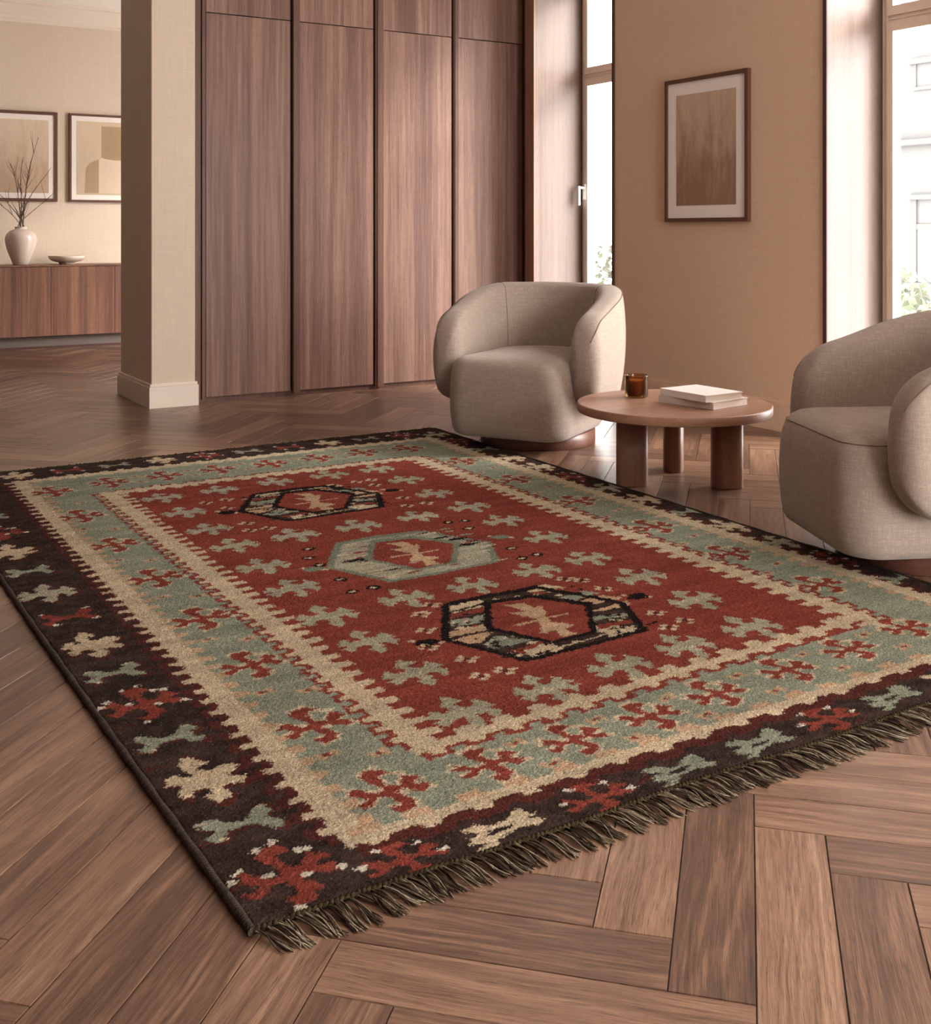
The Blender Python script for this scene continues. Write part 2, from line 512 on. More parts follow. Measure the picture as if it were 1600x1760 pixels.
def branch(seed, tip, sway, nt):
    R = random.Random(seed)
    bm = bmesh.new()
    base = Vector((R.uniform(-.018, .018), R.uniform(-.018, .018), .04))
    tip = Vector(tip)
    N = 11
    ph = R.uniform(0, 6)
    def main(t):
        p = base.lerp(tip, t)
        k = math.sin(PI * t) * sway
        d = Vector((tip.x, tip.y, 0))
        p -= d * k * (1 - t * .3)
        p += Vector((math.sin(t * 9 + ph), math.cos(t * 7 + ph * 2), 0)) * .012 * t
        # keep inside the neck
        if p.z < .37:
            r = math.hypot(p.x, p.y)
            if r > .030: p.x *= .030 / r; p.y *= .030 / r
        return p
    pts = [main(i / N) for i in range(N + 1)]
    tube(bm, pts, [.0056 * (1 - .8 * i / N) + .0008 for i in range(N + 1)], 7)
    for q in range(nt):
        t = R.uniform(.42, .92)
        p = main(t)
        d = (main(min(1, t + .08)) - main(t - .08)).normalized()
        side = Vector((R.uniform(-1, 1), R.uniform(-.6, .6), R.uniform(.2, .9))).normalized()
        d = (d * .8 + side * .9).normalized()
        l = R.uniform(.10, .26) * (1.15 - t * .5)
        tw = [p + d * l * s + Vector((0, 0, .25 * l * s * s)) + Vector((math.sin(s * 6 + q), math.cos(s * 5 + q), 0)) * .006 * s for s in (0, .25, .5, .75, 1)]
        tube(bm, tw, [.0026, .0022, .0018, .0013, .0007], 5)
    o = obj('dry_branch', bm, M['twig'], None, True, (VX, VY, VZ))
    tag(o, 'thin bare dry branch standing in the pale ceramic vase', 'branch', 'bare branches in the vase')
for k, (tip, sway, nt) in enumerate([((.135, -.05, 1.20), .35, 5), ((.02, .03, 1.02), .1, 6), ((-.10, -.04, .95), .5, 5), ((.26, .0, .92), .55, 4), ((.27, -.06, .66), .75, 3),
                                     ((-.26, .05, .74), .7, 5), ((-.22, -.03, .60), .7, 4), ((.09, .06, .98), .2, 6), ((-.03, -.06, .82), .3, 4)]):
    branch(20 + k, tip, sway, nt)

def mat_art(name, base, dark, scale=2.2):
    t = NT(name)
    p = t.coord('Object')
    a = t.noise(t.scale(p, (1, 1, .45)), scale * 2, 6, .65, .8)
    b = t.noise(t.scale(p, (3, 3, .5)), scale * 3, 4, .6)
    z = t.n('ShaderNodeSeparateXYZ', {0: p}).outputs[2]
    f = t.math('ADD', t.math('MULTIPLY', a, .75), t.math('MULTIPLY', b, .35))
    f = t.math('SUBTRACT', f, t.math('MULTIPLY', z, .45))
    c = t.ramp(f, [(.25, base), (.50, tuple(.5 * (x + y) for x, y in zip(base, dark))), (.68, dark)])
    t.bsdf(c, .85, None, .2)
    return t.m

def picture(name, label, w, h, bar, mat_w, art_mats, shapes, loc, rotz):
    """local x = width, z = height, front faces -y; origin at the centre of the back"""
    r = thing('framed_picture', label, 'picture', loc, rotz)
    D = .028
    bm = bmesh.new()
    bx(bm, -w / 2, -D, -h / 2, -w / 2 + bar, -.001, h / 2); bx(bm, w / 2 - bar, -D, -h / 2, w / 2, -.001, h / 2)
    bx(bm, -w / 2 + bar, -D, h / 2 - bar, w / 2 - bar, -.001, h / 2); bx(bm, -w / 2 + bar, -D, -h / 2, w / 2 - bar, -.001, -h / 2 + bar)
    obj('frame', bm, M['frame'], r)
    box('mat_board', (-w / 2 + bar, -.018, -h / 2 + bar), (w / 2 - bar, -.004, h / 2 - bar), M['matboard'], r)
    e = bar + mat_w
    bm = bmesh.new()
    bx(bm, -w / 2 + e, -.0195, -h / 2 + e, w / 2 - e, -.018, h / 2 - e, mi=0)
    for k, (poly, mi) in enumerate(shapes):
        y = -.0197 - .0002 * k
        f = bm.faces.new([bm.verts.new((x, y, z)) for x, z in poly]); f.material_index = mi
    obj('artwork', bm, art_mats, r)
    return r
def oil(n, c): return mat_art(n, c, tuple(x * .86 for x in c))
A1 = [mat_art('art_wash', srgb(214, 196, 174), srgb(182, 158, 134))]
picture('p', 'framed beige wash print above the vase on the far wall', .72, .87, .030, .052, A1, [], (1.948, 11.549, 1.82), 0)
A2 = [oil('art_ground', srgb(206, 186, 160)), oil('art_drum', srgb(172, 146, 116)), oil('art_block', srgb(178, 152, 122)), oil('art_pale', srgb(220, 200, 176))]
drum = [(.0 - .05, .32), (.268, .32), (.268, -.005)] + [(.11 + .16 * math.cos(a), .015 - .03 * math.sin(a)) for a in [PI * k / 8 for k in range(1, 8)]] + [(-.05, .015)]
block = [(-.215, -.345), (-.20, -.10), (-.17, -.055), (-.12, -.025), (-.075, -.012), (-.075, -.345)]
pale = [(-.075, -.345), (-.075, -.012), (-.02, .012), (.268, -.03), (.268, -.345)]
picture('p', 'framed print of beige block and drum shapes, half hidden by the column', .72, .87, .022, .05, A2, [(pale, 3), (block, 2), (drum, 1)], (2.778, 11.549, 1.82), 0)
A3 = [mat_art('art_brown', srgb(204, 178, 156), srgb(146, 114, 94), 2.6)]
picture('p', 'framed brown abstract watercolour on the wall between the windows', .703, .868, .024, .075, A3, [], (4.699, 5.0135, 1.588), -PI / 2)

# ------------------------------------------------------------------ round coffee table
TX, TY = 3.30, 3.73
t = thing('coffee_table', 'low round walnut coffee table with three thick legs between the armchairs', 'table', (TX, TY, 0))
bm = bmesh.new()
R_ = .415
pr = [(R_ - .005, .322), (R_ - .0015, .3235), (R_, .327), (R_, .355), (R_ - .0015, .3585), (R_ - .005, .360)]
lathe(bm, pr, 96)
o = obj('tabletop', bm, M['walnut'], t, False)
for p in o.data.polygons: p.use_smooth = len(p.vertices) == 4
for (lx, ly, a) in ((3.155 - TX, 3.835 - TY, -31), (3.475 - TX, 3.590 - TY, -31), (3.515 - TX, 3.975 - TY, 45)):
    bm = bmesh.new()
    def sect(sc_, z):
        out = []
        for k in range(40):
            q = 2 * PI * k / 40
            c_, s_ = math.cos(q), math.sin(q)
            out.append(Vector((.067 * sc_ * math.copysign(abs(c_) ** .62, c_), .046 * sc_ * math.copysign(abs(s_) ** .62, s_), z)))
        return out
    rings(bm, [sect(.97, 0), sect(1, .004), sect(1, .3225)])
    lo = obj('leg', bm, M['walnut_leg'], t, True, (lx, ly, 0), math.radians(a))

cj = thing('candle', 'amber glass jar candle on the coffee table', 'candle', (3.268, 3.940, .3605))
bm = bmesh.new()
lathe(bm, [(.030, 0), (.047, .001), (.051, .006), (.0515, .03), (.0515, .088), (.0535, .092), (.0535, .097), (.0500, .0985), (.0485, .095), (.0485, .012), (.044, .008), (.02, .0075)], 48)
obj('jar', bm, M['amber'], cj, True)
bm = bmesh.new()
lathe(bm, [(.040, .0085), (.0470, .013), (.0475, .074), (.045, .0755), (.012, .0740)], 40)
obj('wax', bm, M['wax'], cj, True)
bm = bmesh.new()
tube(bm, [(0, 0, .07), (.001, 0, .080), (.003, 0, .088)], .0012, 6)
obj('wick', bm, M['twig'], cj)

def book(label, cover, cx, cy, z, w, l, h, rot):
    r = thing('book', label, 'book', (cx, cy, z), rot, 'books stacked on the coffee table')
    t_ = .0028
    bm = bmesh.new()
    bx(bm, -w / 2, -l / 2, 0, w / 2, l / 2, t_, bevel=.0006)
    bx(bm, -w / 2, -l / 2, h - t_, w / 2, l / 2, h, bevel=.0006)
    bx(bm, -w / 2 - .001, -l / 2, 0, -w / 2 + t_, l / 2, h, bevel=.0008)
    obj('cover', bm, cover, r)
    box('page_block', (-w / 2 + t_, -l / 2 + .003, t_), (w / 2 - .004, l / 2 - .003, h - t_), M['paper'], r)
book('larger pale grey book at the bottom of the stack on the coffee table', M['cover_grey'], 3.387, 3.642, .3605, .236, .292, .031, math.radians(9))
book('white hardback book on top of the stack on the coffee table', M['cover'], 3.368, 3.634, .3917, .216, .274, .029, math.radians(2))

# ------------------------------------------------------------------ tub armchairs
def plan_rr(hw, y0, y1, rf, rb, inset, n=24):
    """rounded rectangle plan, front (y1) radius rf, back radius rb; returns CCW list of (x,y)"""
    hw, y0, y1 = hw - inset, y0 + inset, y1 - inset
    rf, rb = max(.005, min(rf - inset, hw)), max(.005, min(rb - inset, hw))
    pts = []
    for cx, cy, r, a0 in ((hw - rf, y1 - rf, rf, 0), (-hw + rf, y1 - rf, rf, 90), (-hw + rb, y0 + rb, rb, 180), (hw - rb, y0 + rb, rb, 270)):
        for k in range(n):
            a = math.radians(a0 + 90 * k / (n - 1))
            # squarer than a circle so the front reads upholstered
            pts.append((cx + r * math.cos(a), cy + r * math.sin(a)))
    # front bows out a little
    out = []
    for x, y in pts:
        if y > 0: y += .028 * (1 - (x / hw) ** 2) * (y / y1)
        out.append((x, y))
    return out

def make_armchair(seat_seam, back_seams, base_at):
    root = thing('armchair', '', 'armchair')
    # seat body
    bm = bmesh.new()
    prof = [(.078, .10), (.070, .060), (.071, .040), (.080, .020), (.100, .008), (.135, .001), (.20, -.006), (.28, -.007), (.35, -.003), (.395, .004), (.425, .014), (.446, .030), (.460, .055), (.468, .09), (.473, .14), (.477, .22), (.479, .31)]
    loops = [[Vector((x, y, z)) for x, y in plan_rr(.325, -.42, .392, .120, .29, d)] for z, d in prof]
    rings(bm, loops)
    seat = obj('seat', bm, M['linen'], root, True)
    # piping line along the front top edge of the seat
    bm = bmesh.new() if seat_seam else None
    pl = [Vector((x, y, .4315)) for x, y in plan_rr(.325, -.42, .392, .120, .29, .0175)]
    pl = [p for p in pl if p.y > .05]
    pl.sort(key=lambda p: math.atan2(p.x, p.y))
    if seat_seam:
        tube(bm, pl, .0018, 6)
        obj('seam', bm, M['seam'], seat, True)
    # wraparound back and arms: thick shell swept along a U
    r, arm, hy = .380, .300, -.035
    N1, N2 = 26, 60
    path = []
    for k in range(N1): path.append((r, arm + (hy - arm) * k / N1, 0, k / N1))
    for k in range(N2 + 1):
        a = PI * k / N2
        path.append((r * math.cos(a), hy - r * math.sin(a), a, 1))
    for k in range(1, N1 + 1): path.append((-r, hy + (arm - hy) * k / N1, PI, 1 - k / N1))
    # arc length
    S = [0]
    for i in range(1, len(path)): S.append(S[-1] + math.hypot(path[i][0] - path[i - 1][0], path[i][1] - path[i - 1][1]))
    Ltot = S[-1]
    # resample with dense ends
    M_ = 120
    samp = []
    for i in range(M_ + 1):
        q = i / M_
        s = Ltot * (.5 - .5 * math.cos(PI * q)) * .55 + Ltot * q * .45
        samp.append(min(s, Ltot))
    def at(s):
        for i in range(1, len(S)):
            if S[i] >= s - 1e-9: break
        f = (s - S[i - 1]) / max(1e-9, S[i] - S[i - 1])
        x = path[i - 1][0] + (path[i][0] - path[i - 1][0]) * f
        y = path[i - 1][1] + (path[i][1] - path[i - 1][1]) * f
        a = path[i - 1][2] + (path[i][2] - path[i - 1][2]) * f
        return x, y, a
    NS = 56
    loops = []
    top_edge, inner = [], {}
    for s in samp:
        x, y, a = at(s)
        nx, ny = math.cos(a), -math.sin(a)          # outward
        e = min(s, Ltot - s)                          # distance from the nearer arm end
        mid = min(1, e / (Ltot * .5))
        g = min(1, e / .62)
        g = g * g * (3 - 2 * g)
        zt = .665 + (.815 - .665) * g
        zb = .215
        RE = .17
        k = 1.0
        if e < RE: k = max(.02, (1 - (1 - e / RE) ** 2.3)) ** (1 / 2.3)
        th = .074 + .006 * g
        ka = 1.0
        if e < .075: ka = max(.06, (1 - (1 - e / .075) ** 2)) ** .5
        hb = (zt - zb) / 2 * k
        zc = (zt + zb) / 2
        aa = min(th * ka, hb)
        loop = []
        for j in range(NS):
            q = 2 * PI * j / NS
            c_, s_ = math.cos(q), math.sin(q)
            # stadium: long straight flanks, round top and bottom
            w_ = aa * math.copysign(abs(c_) ** .75, c_)
            zz = (hb - aa) * math.copysign(min(1, abs(s_) * 1.45), s_) + aa * math.copysign(abs(s_) ** .9, s_)
            zz = max(-hb, min(hb, zz))
            lean = .012 * (zz / max(.05, hb)) * g       # back leans out slightly at the top
            bulge = .010 * (1 - (zz / max(.05, hb)) ** 2) * (1 if c_ > 0 else .3)
            off = w_ + lean + bulge * math.copysign(1, c_) * ka
            loop.append(Vector((x + nx * off, y + ny * off, zc + zz)))
        loops.append(loop)
    # first point must not collapse: close with caps
    bm = bmesh.new()
    rings(bm, loops)
    back = obj('backrest', bm, M['linen'], root, True)
    # seams: along the outer shoulder of the arms and back, and two down the inside
    bm = bmesh.new()
    j = NS // 8
    edge_line = []
    for l in loops[3:-3]:
        cen = sum(l, Vector()) / NS
        edge_line.append(l[j] + (l[j] - l[(j + NS // 2) % NS]).normalized() * .0008 + (l[j] - cen).normalized() * .0006)
    tube(bm, edge_line, .0024, 6)
    obj('seam', bm, M['seam'], back, True)
    for fi in back_seams:
        i = min(range(len(samp)), key=lambda q: abs(samp[q] - Ltot * fi))
        bm = bmesh.new()
        tube(bm, [loops[i][q] for q in range(NS // 4 - 2, NS // 2 + 9)], .002, 6)
        obj('seam', bm, M['seam'], back, True)
    bm = bmesh.new()
    lathe(bm, [(.296, 0), (.300, .003), (.300, .070), (.285, .074)], 72)
    o = obj('base', bm, M['plinth'], root, True, base_at)
    return root

def copy_tree(o, parent=None):
    c = o.copy(); C.objects.link(c)
    if parent is not None: c.parent = parent
    for ch in list(o.children): copy_tree(ch, c)
    return c

ch1 = make_armchair(False, (.31, .69), (.030 * math.cos(math.radians(90 - CH1_A)), .030 * math.sin(math.radians(90 - CH1_A)), 0))
ch1['group'] = 'matching tub armchairs'
ch1['label'] = 'beige linen tub armchair on a round walnut base, in front of the wardrobe'
ch1.location = (3.372, 4.905, 0)
ch1.rotation_euler = (0, 0, math.radians(CH1_A - 90))
ch2 = make_armchair(True, (), (.036 * math.cos(math.radians(90 - CH2_A)), .036 * math.sin(math.radians(90 - CH2_A)), 0))
ch2['group'] = 'matching tub armchairs'; ch2['category'] = 'armchair'
ch2['label'] = 'beige linen tub armchair at the right edge, nearer the camera, right of the coffee table'
ch2.location = (3.322, 2.505, 0)
ch2.rotation_euler = (0, 0, math.radians(CH2_A - 90))

# ------------------------------------------------------------------ outside: pale building and shrubs
FX = 14.0
fb = thing('building', 'pale stone house front across the street seen through the large window', 'building', (FX, 10.5, -4))
stone = mat_plain('pale_stone', (FAC, FAC, FAC * .985), .9, .1)
stone2 = mat_plain('pale_stone_shade', (FAC * .86,) * 3, .9, .1)
pane_m = mat_plain('street_window_glass', (FAC * .62, FAC * .65, FAC * .68), .3)
box('wall', (0, -5.5, 0), (.4, 3.2, 14), stone, fb)
def zf(z): return z + 4
for (z0, z1) in ((2.33, 2.42), (.24, .36)):
    box('ledge', (-.12, -5.5, zf(z0)), (0, 3.2, zf(z1)), stone2, fb, .02)
for y in (.12, -1.55, -3.2):
    bm = bmesh.new()
    bx(bm, -.06, y - 1.05, zf(1.55), 0, y + .12, zf(1.62)); bx(bm, -.03, y - 1.02, zf(.36), 0, y - .94, zf(1.55)); bx(bm, -.03, y, zf(.36), 0, y + .08, zf(1.55))
    bx(bm, -.025, y - .52, zf(.36), -.001, y - .42, zf(1.2)); bx(bm, -.025, y - .94, zf(1.12), -.001, y, zf(1.2))
    fr = obj('window', bm, stone2, fb)
    box('pane', (-.012, y - .94, zf(.36)), (-.002, y, zf(1.12)), pane_m, fr)
    bm = bmesh.new()
    bx(bm, -.05, y - 1.05, zf(3.50), 0, y + .12, zf(3.58)); bx(bm, -.03, y - 1.0, zf(3.12), 0, y + .06, zf(3.17)); bx(bm, -.02, y - 1.0, zf(3.17), 0, y - .95, zf(3.5)); bx(bm, -.02, y + .01, zf(3.17), 0, y + .06, zf(3.5))
    obj('window', bm, stone2, fb)

leafm = mat_plain('leaf_pale', tuple(LEAF * c for c in (.80, .92, .62)), .7, .2)
barkm = mat_plain('bark', (LEAF * .5, LEAF * .42, LEAF * .35), .9)
def shrub(name, label, loc, rx, rz, height, n, seed):
    R = random.Random(seed)
    r = thing(name, label, 'shrub', loc)
    bm = bmesh.new()
    tube(bm, [(0, 0, 0), (.05, 0, height * .4), (0, .05, height * .75)], [.09, .06, .03], 8)
    for k in range(9):
        a = R.uniform(0, 6.28); q = R.uniform(.35, .9)
        tube(bm, [(0, 0, height * .3), (rx * .4 * math.cos(a), rx * .4 * math.sin(a), height * .6), (rx * .8 * math.cos(a), rx * .8 * math.sin(a), height * q + .2)], [.03, .02, .008], 5)
    obj('stems', bm, barkm, r)
    vs, fs = [], []
    for k in range(n):
        a = R.uniform(0, 2 * PI); b = math.acos(R.uniform(-1, 1)); q = R.random() ** .4
        c = Vector((rx * q * math.sin(b) * math.cos(a), rx * q * math.sin(b) * math.sin(a), height - rz + rz * q * math.cos(b)))
        d = Vector((R.uniform(-1, 1), R.uniform(-1, 1), R.uniform(-.6, 1))).normalized()
        e = d.cross(Vector((R.uniform(-1, 1), R.uniform(-1, 1), R.uniform(-1, 1)))).normalized()
        l, w = R.uniform(.07, .13), R.uniform(.025, .045)
        i = len(vs)
        vs += [c, c + d * l * .5 + e * w, c + d * l, c + d * l * .5 - e * w]
        fs.append((i, i + 1, i + 2, i + 3))
    me = bpy.data.meshes.new('foliage'); me.from_pydata(vs, [], fs)
    new_obj('foliage', me, leafm, r)
shrub('tree', 'pale green leafy treetop seen through the narrow window', (8.6, 10.9, -4), .95, 1.5, 4.95, 3800, 5)
shrub('shrub', 'pale green bush below the house front seen through the large window', (9.6, 7.45, -4), .85, 1.3, 4.72, 3400, 9)

# ------------------------------------------------------------------ the rug
# pattern outlines in millimetres about each motif's centre (x across the rug, y along it)
SAGE= [(-1, 101), (8, 86), (22, 69), (34, 59), (5, 51), (3, 31), (18, 22), (35, 22), (57, 51), (66, 37), (73, 23), (84, 3), (65, -1), (65, -14), (84, -18), (73, -37), (54, -60), (47, -38), (44, -26), (19, -21), (16, -37), (27, -49), (13, -55), (18, -67), (9, -86), (-7, -97), (-16, -75), (-27, -55), (-12, -54), (-12, -35), (-10, -26), (-34, -22), (-52, -30), (-62, -48), (-73, -49), (-80, -32), (-91, -16), (-63, -11), (-66, -5), (-92, 4), (-80, 21), (-64, 46), (-50, 30), (-46, 15), (-31, 16), (-18, 21), (-18, 34), (-31, 52), (-20, 71)]
RED= [(-16, 95), (6, 95), (22, 89), (32, 70), (18, 64), (5, 62), (4, 52), (6, 34), (10, 20), (27, 8), (40, 26), (49, 50), (66, 37), (83, 17), (64, 12), (52, 0), (81, -7), (76, -28), (56, -34), (44, -21), (23, -8), (11, -12), (15, -25), (23, -43), (31, -56), (31, -63), (20, -68), (15, -84), (-12, -91), (-22, -78), (-30, -62), (-11, -60), (-2, -55), (-7, -38), (-13, -18), (-23, -15), (-39, -17), (-50, -33), (-65, -41), (-76, -29), (-82, -16), (-65, -15), (-53, -12), (-55, -2), (-66, 11), (-80, 15), (-64, 41), (-48, 31), (-38, 15), (-31, 5), (-8, 7), (-10, 24), (-18, 43), (-26, 58), (-29, 76)]
CREAM= [(-13, 115), (4, 110), (15, 87), (24, 73), (3, 64), (0, 47), (27, 34), (41, 49), (59, 47), (72, 31), (73, 9), (50, 1), (51, -13), (74, -19), (70, -37), (58, -50), (34, -38), (18, -44), (26, -61), (25, -75), (13, -92), (-5, -100), (-17, -84), (-25, -64), (-4, -58), (-4, -40), (-17, -30), (-34, -30), (-45, -58), (-58, -52), (-69, -26), (-47, -12), (-58, 4), (-78, 9), (-68, 36), (-61, 52), (-43, 46), (-39, 31), (-19, 32), (-22, 50), (-30, 65)]
BONE= [(-58, 44), (-41, 43), (-32, 33), (-18, 13), (-3, 10), (19, 13), (38, 45), (56, 53), (64, 39), (70, 17), (50, 10), (52, -9), (69, -24), (70, -38), (54, -50), (37, -31), (30, -16), (17, -10), (-1, -13), (-23, -12), (-36, -26), (-41, -40), (-54, -42), (-65, -29), (-75, -15), (-60, -12), (-47, -11), (-47, 2), (-66, 18), (-71, 34)]
HEXO= [(-167, 276), (41, 293), (208, 293), (290, 172), (360, 61), (196, -200), (-2, -211), (-187, -221), (-252, -111), (-312, 13)]
HEXI= [(-4, 223), (101, 198), (177, 59), (54, -138), (-65, -128), (-125, 34)]
RING= [('C', [(-161, 254), (-103, 265), (-56, 261), (-44, 229), (-109, 214), (-178, 210)]), ('R', [(-195, 186), (-56, 190), (-76, 158), (-211, 153)]), ('C', [(-186, 201), (226, 215), (219, 203), (-192, 191)]), ('S', [(-216, 139), (-160, 139), (-76, 140), (-110, 91), (-207, 92), (-236, 106)]), ('P', [(-266, 63), (-205, 66), (-115, 78), (-143, 29), (-222, 28), (-287, 29)]), ('P', [(-284, 9), (-181, 20), (-164, 1), (-235, -48), (-267, -36)]), ('S', [(-234, -64), (-162, -23), (-132, -65), (-72, -105), (-142, -97), (-184, -109), (-223, -100)]), ('R', [(-201, -135), (-67, -115), (-42, -137), (-172, -167)]), ('C', [(-165, -149), (-73, -149), (-73, -205), (-169, -204)]), ('C', [(-158, -188), (207, -150), (201, -159), (-162, -197)]), ('R', [(107, -101), (235, -108), (223, -134), (94, -125)]), ('C', [(79, -129), (154, -129), (199, -178), (124, -204), (85, -199), (100, -158)]), ('S', [(126, -43), (197, -42), (266, -58), (239, -79), (170, -69), (111, -70)]), ('P', [(158, -1), (240, 12), (325, 25), (305, -9), (207, -13)]), ('P', [(155, 90), (286, 96), (329, 47), (179, 43)]), ('S', [(108, 143), (194, 152), (267, 160), (291, 116), (167, 98)]), ('C', [(95, 266), (159, 272), (204, 269), (234, 216), (128, 227)]), ('R', [(113, 224), (219, 215), (214, 198), (137, 202)])]
FIG= [('P', [(-14, 202), (48, 186), (52, 126), (37, 63), (14, 8), (-4, 45), (-36, 121), (8, 107), (9, 137)]), ('P', [(65, 136), (72, 113), (39, 44), (-34, -93), (-54, -88), (1, 16)]), ('P', [(30, 50), (25, -19), (64, -75), (22, -90), (33, -145), (-20, -140), (-5, -78), (-30, -87), (2, -18)]), ('P', [(-73, 24), (105, 27), (99, 15), (-78, 12)])]
PAL = {k: np.array(v) for k, v in dict(
    R=srgb(154, 76, 64), S=srgb(162, 168, 148), F=srgb(186, 182, 158), C=srgb(226, 206, 174), P=srgb(216, 182, 148), D=srgb(68, 54, 49),
    K=srgb(40, 33, 32), W=srgb(232, 222, 204), M=srgb(98, 52, 47), G=srgb(136, 146, 126)).items()}
KEYS = list(PAL); IDX = {k: i for i, k in enumerate(KEYS)}
RU0, RU1, RV0, RV1 = .57, 3.10, 1.68, 5.48
PX = .002
GW, GH = int((RU1 - RU0) / PX), int((RV1 - RV0) / PX)
pat = np.full((GH, GW), IDX['D'], dtype=np.uint8)
gu = RU0 + (np.arange(GW) + .5) * PX
gv = RV0 + (np.arange(GH) + .5) * PX

def poly_fill(pts, key, only=None):
    pts = [(float(a), float(b)) for a, b in pts]
    us = [p[0] for p in pts]; vs = [p[1] for p in pts]
    i0, i1 = max(0, int((min(us) - RU0) / PX)), min(GW, int((max(us) - RU0) / PX) + 2)
    j0, j1 = max(0, int((min(vs) - RV0) / PX)), min(GH, int((max(vs) - RV0) / PX) + 2)
    if i1 <= i0 or j1 <= j0: return
    U, V = np.meshgrid(gu[i0:i1], gv[j0:j1])
    ins = np.zeros(U.shape, bool)
    n = len(pts)
    for a in range(n):
        (x1, y1), (x2, y2) = pts[a], pts[(a + 1) % n]
        if y1 == y2: continue
        c = ((y1 > V) != (y2 > V)) & (U < (x2 - x1) * (V - y1) / (y2 - y1) + x1)
        ins ^= c
    sub = pat[j0:j1, i0:i1]
    if only is not None: ins &= np.isin(sub, [IDX[k] for k in only])
    sub[ins] = IDX[key]

def rect(u0, v0, u1, v1, key): poly_fill([(u0, v0), (u1, v0), (u1, v1), (u0, v1)], key)
def motif(shape, cu, cv, key, s=1.0, sy=None, du=0, dv=0, only=None, rot=0):
    sy = sy or s
    c_, s_ = math.cos(rot), math.sin(rot)
    poly_fill([(cu + du + (a * s * c_ - b * sy * s_) / 1000, cv + dv + (a * s * s_ + b * sy * c_) / 1000) for a, b in shape], key, only)
def dot(cu, cv, r, key, ry=None):
    ry = ry or r
    poly_fill([(cu + r * math.cos(a), cv + ry * math.sin(a)) for a in [2 * PI * k / 10 for k in range(10)]], key)
RR = random.Random(11)
def cross_red(cu, cv, s=1.0, sy=None, acc='C'):
    if acc == 'C':
        motif(RED, cu, cv, acc, s * 1.0, sy, -.004, .008)
        motif(RED, cu, cv, acc, s * 1.0, sy, .006, -.004)
    for (a, b) in ((-22, 94), (-86, 24), (40, 60), (-18, -96), (86, -26), (14, 104), (58, 56), (-70, 44)): dot(cu + a * s / 1000, cv + b * (sy or s) / 1000, .009 * s, acc)
    motif(RED, cu, cv, 'R', s, sy)
    for (a, b) in ((-26, 14), (24, -16)): dot(cu + a * s / 1000, cv + b * (sy or s) / 1000, .011 * s, acc, .008)
def cross_sage(cu, cv, s=1.0, sy=None):
    motif(SAGE, cu, cv, 'F', s, sy)
    for k in range(0, len(SAGE), 6):
        a, b = SAGE[(k + 2) % len(SAGE)]
        if RR.random() < .6: dot(cu + a * .97 * s / 1000, cv + b * .97 * (sy or s) / 1000, .0055, 'C')
    for k in range(6):
        dot(cu + RR.uniform(-.03, .03), cv + RR.uniform(-.025, .025), RR.uniform(.004, .008), 'C', .003)
def rosette(cu, cv):
    for a, b in ((-.017, .006), (.015, .010), (-.013, -.011), (.018, -.006)): dot(cu + a, cv + b, .011, 'P', .008)
    dot(cu, cv, .011, 'R', .006)
def four(cu, cv, core='M'):
    dot(cu, cv, .012, core, .010)
    for a, b in ((-.020, .004), (-.004, .019), (.020, -.003), (.003, -.019)): dot(cu + a, cv + b, .0105, 'C', .009)

# bands
L2, L1, R1, R2 = .90, 1.165, 2.60, 2.905        # centre lines of the pale bands, across
N2, N1, F1, F2 = 1.848, 2.105, 4.800, 5.215     # and along
rect(L2, N2, R2, F2, 'S')
rect(L1, N1, R1, F1, 'R')

def band(p0, p1, nrm, w_in, w_out, tooth_in, tooth_out, period, edge_key, edge_w, slant, fill='C', solid=True, in_key=None):
    """pale band along p0-p1; nrm points to the middle of the rug; teeth both sides, coloured edging on the outer side"""
    p0, p1, nrm = np.array(p0), np.array(p1), np.array(nrm)
    d = p1 - p0; L = np.linalg.norm(d); d = d / L
    n = max(2, int(round(L / period))); per = L / n
    def P_(s, o): return tuple(p0 + d * s + nrm * o)
    # coloured edging first
    for k in range(n):
        s = k * per
        sl = slant * tooth_out
        poly_fill([P_(s - per * .02, -w_out + .004), P_(s + per * .62, -w_out + .004), P_(s + per * .62 + sl, -w_out - tooth_out - edge_w), P_(s - per * .10 + sl, -w_out - tooth_out - edge_w)], edge_key)
        poly_fill([P_(s - per * .1, -w_out + .006), P_(s + per * 1.1, -w_out + .006), P_(s + per * 1.1, -w_out - edge_w), P_(s - per * .1, -w_out - edge_w)], edge_key)
    poly_fill([P_(-w_in, -w_out), P_(L + w_in, -w_out), P_(L + w_in, w_in), P_(-w_in, w_in)], fill)
    for k in range(n):
        s = k * per + RR.uniform(-.003, .003)
        ti = tooth_in * RR.uniform(.85, 1.1); to = tooth_out * RR.uniform(.85, 1.1)
        sl = slant * ti
        poly_fill([P_(s, w_in - .003), P_(s + per * .56, w_in - .003), P_(s + per * .50 + sl, w_in + ti), P_(s + per * .06 + sl, w_in + ti)], in_key or fill)
        sl = slant * to
        poly_fill([P_(s + per * .08, -w_out + .003), P_(s + per * .52, -w_out + .003), P_(s + per * .44 + sl, -w_out - to), P_(s + per * .14 + sl, -w_out - to)], fill)
# outer bands
band((L2 - .02, F2), (L2 - .02, N2), (1, 0), .034, .022, .030, .030, .0665, 'M', .020, 0.0, in_key='P')
band((R2 + .005, N2), (R2 + .005, F2), (-1, 0), .030, .026, .028, .022, .0665, 'M', .022, 0.0, in_key='P')
band((L2 - .02, N2 - .012), (R2, N2 + .02), (0, 1), .018, .012, .024, .016, .115, 'M', .030, 0.0, in_key='P')
band((R2, F2), (L2, F2), (0, -1), .026, .020, .022, .020, .075, 'D', .015, 0.0, in_key='C')
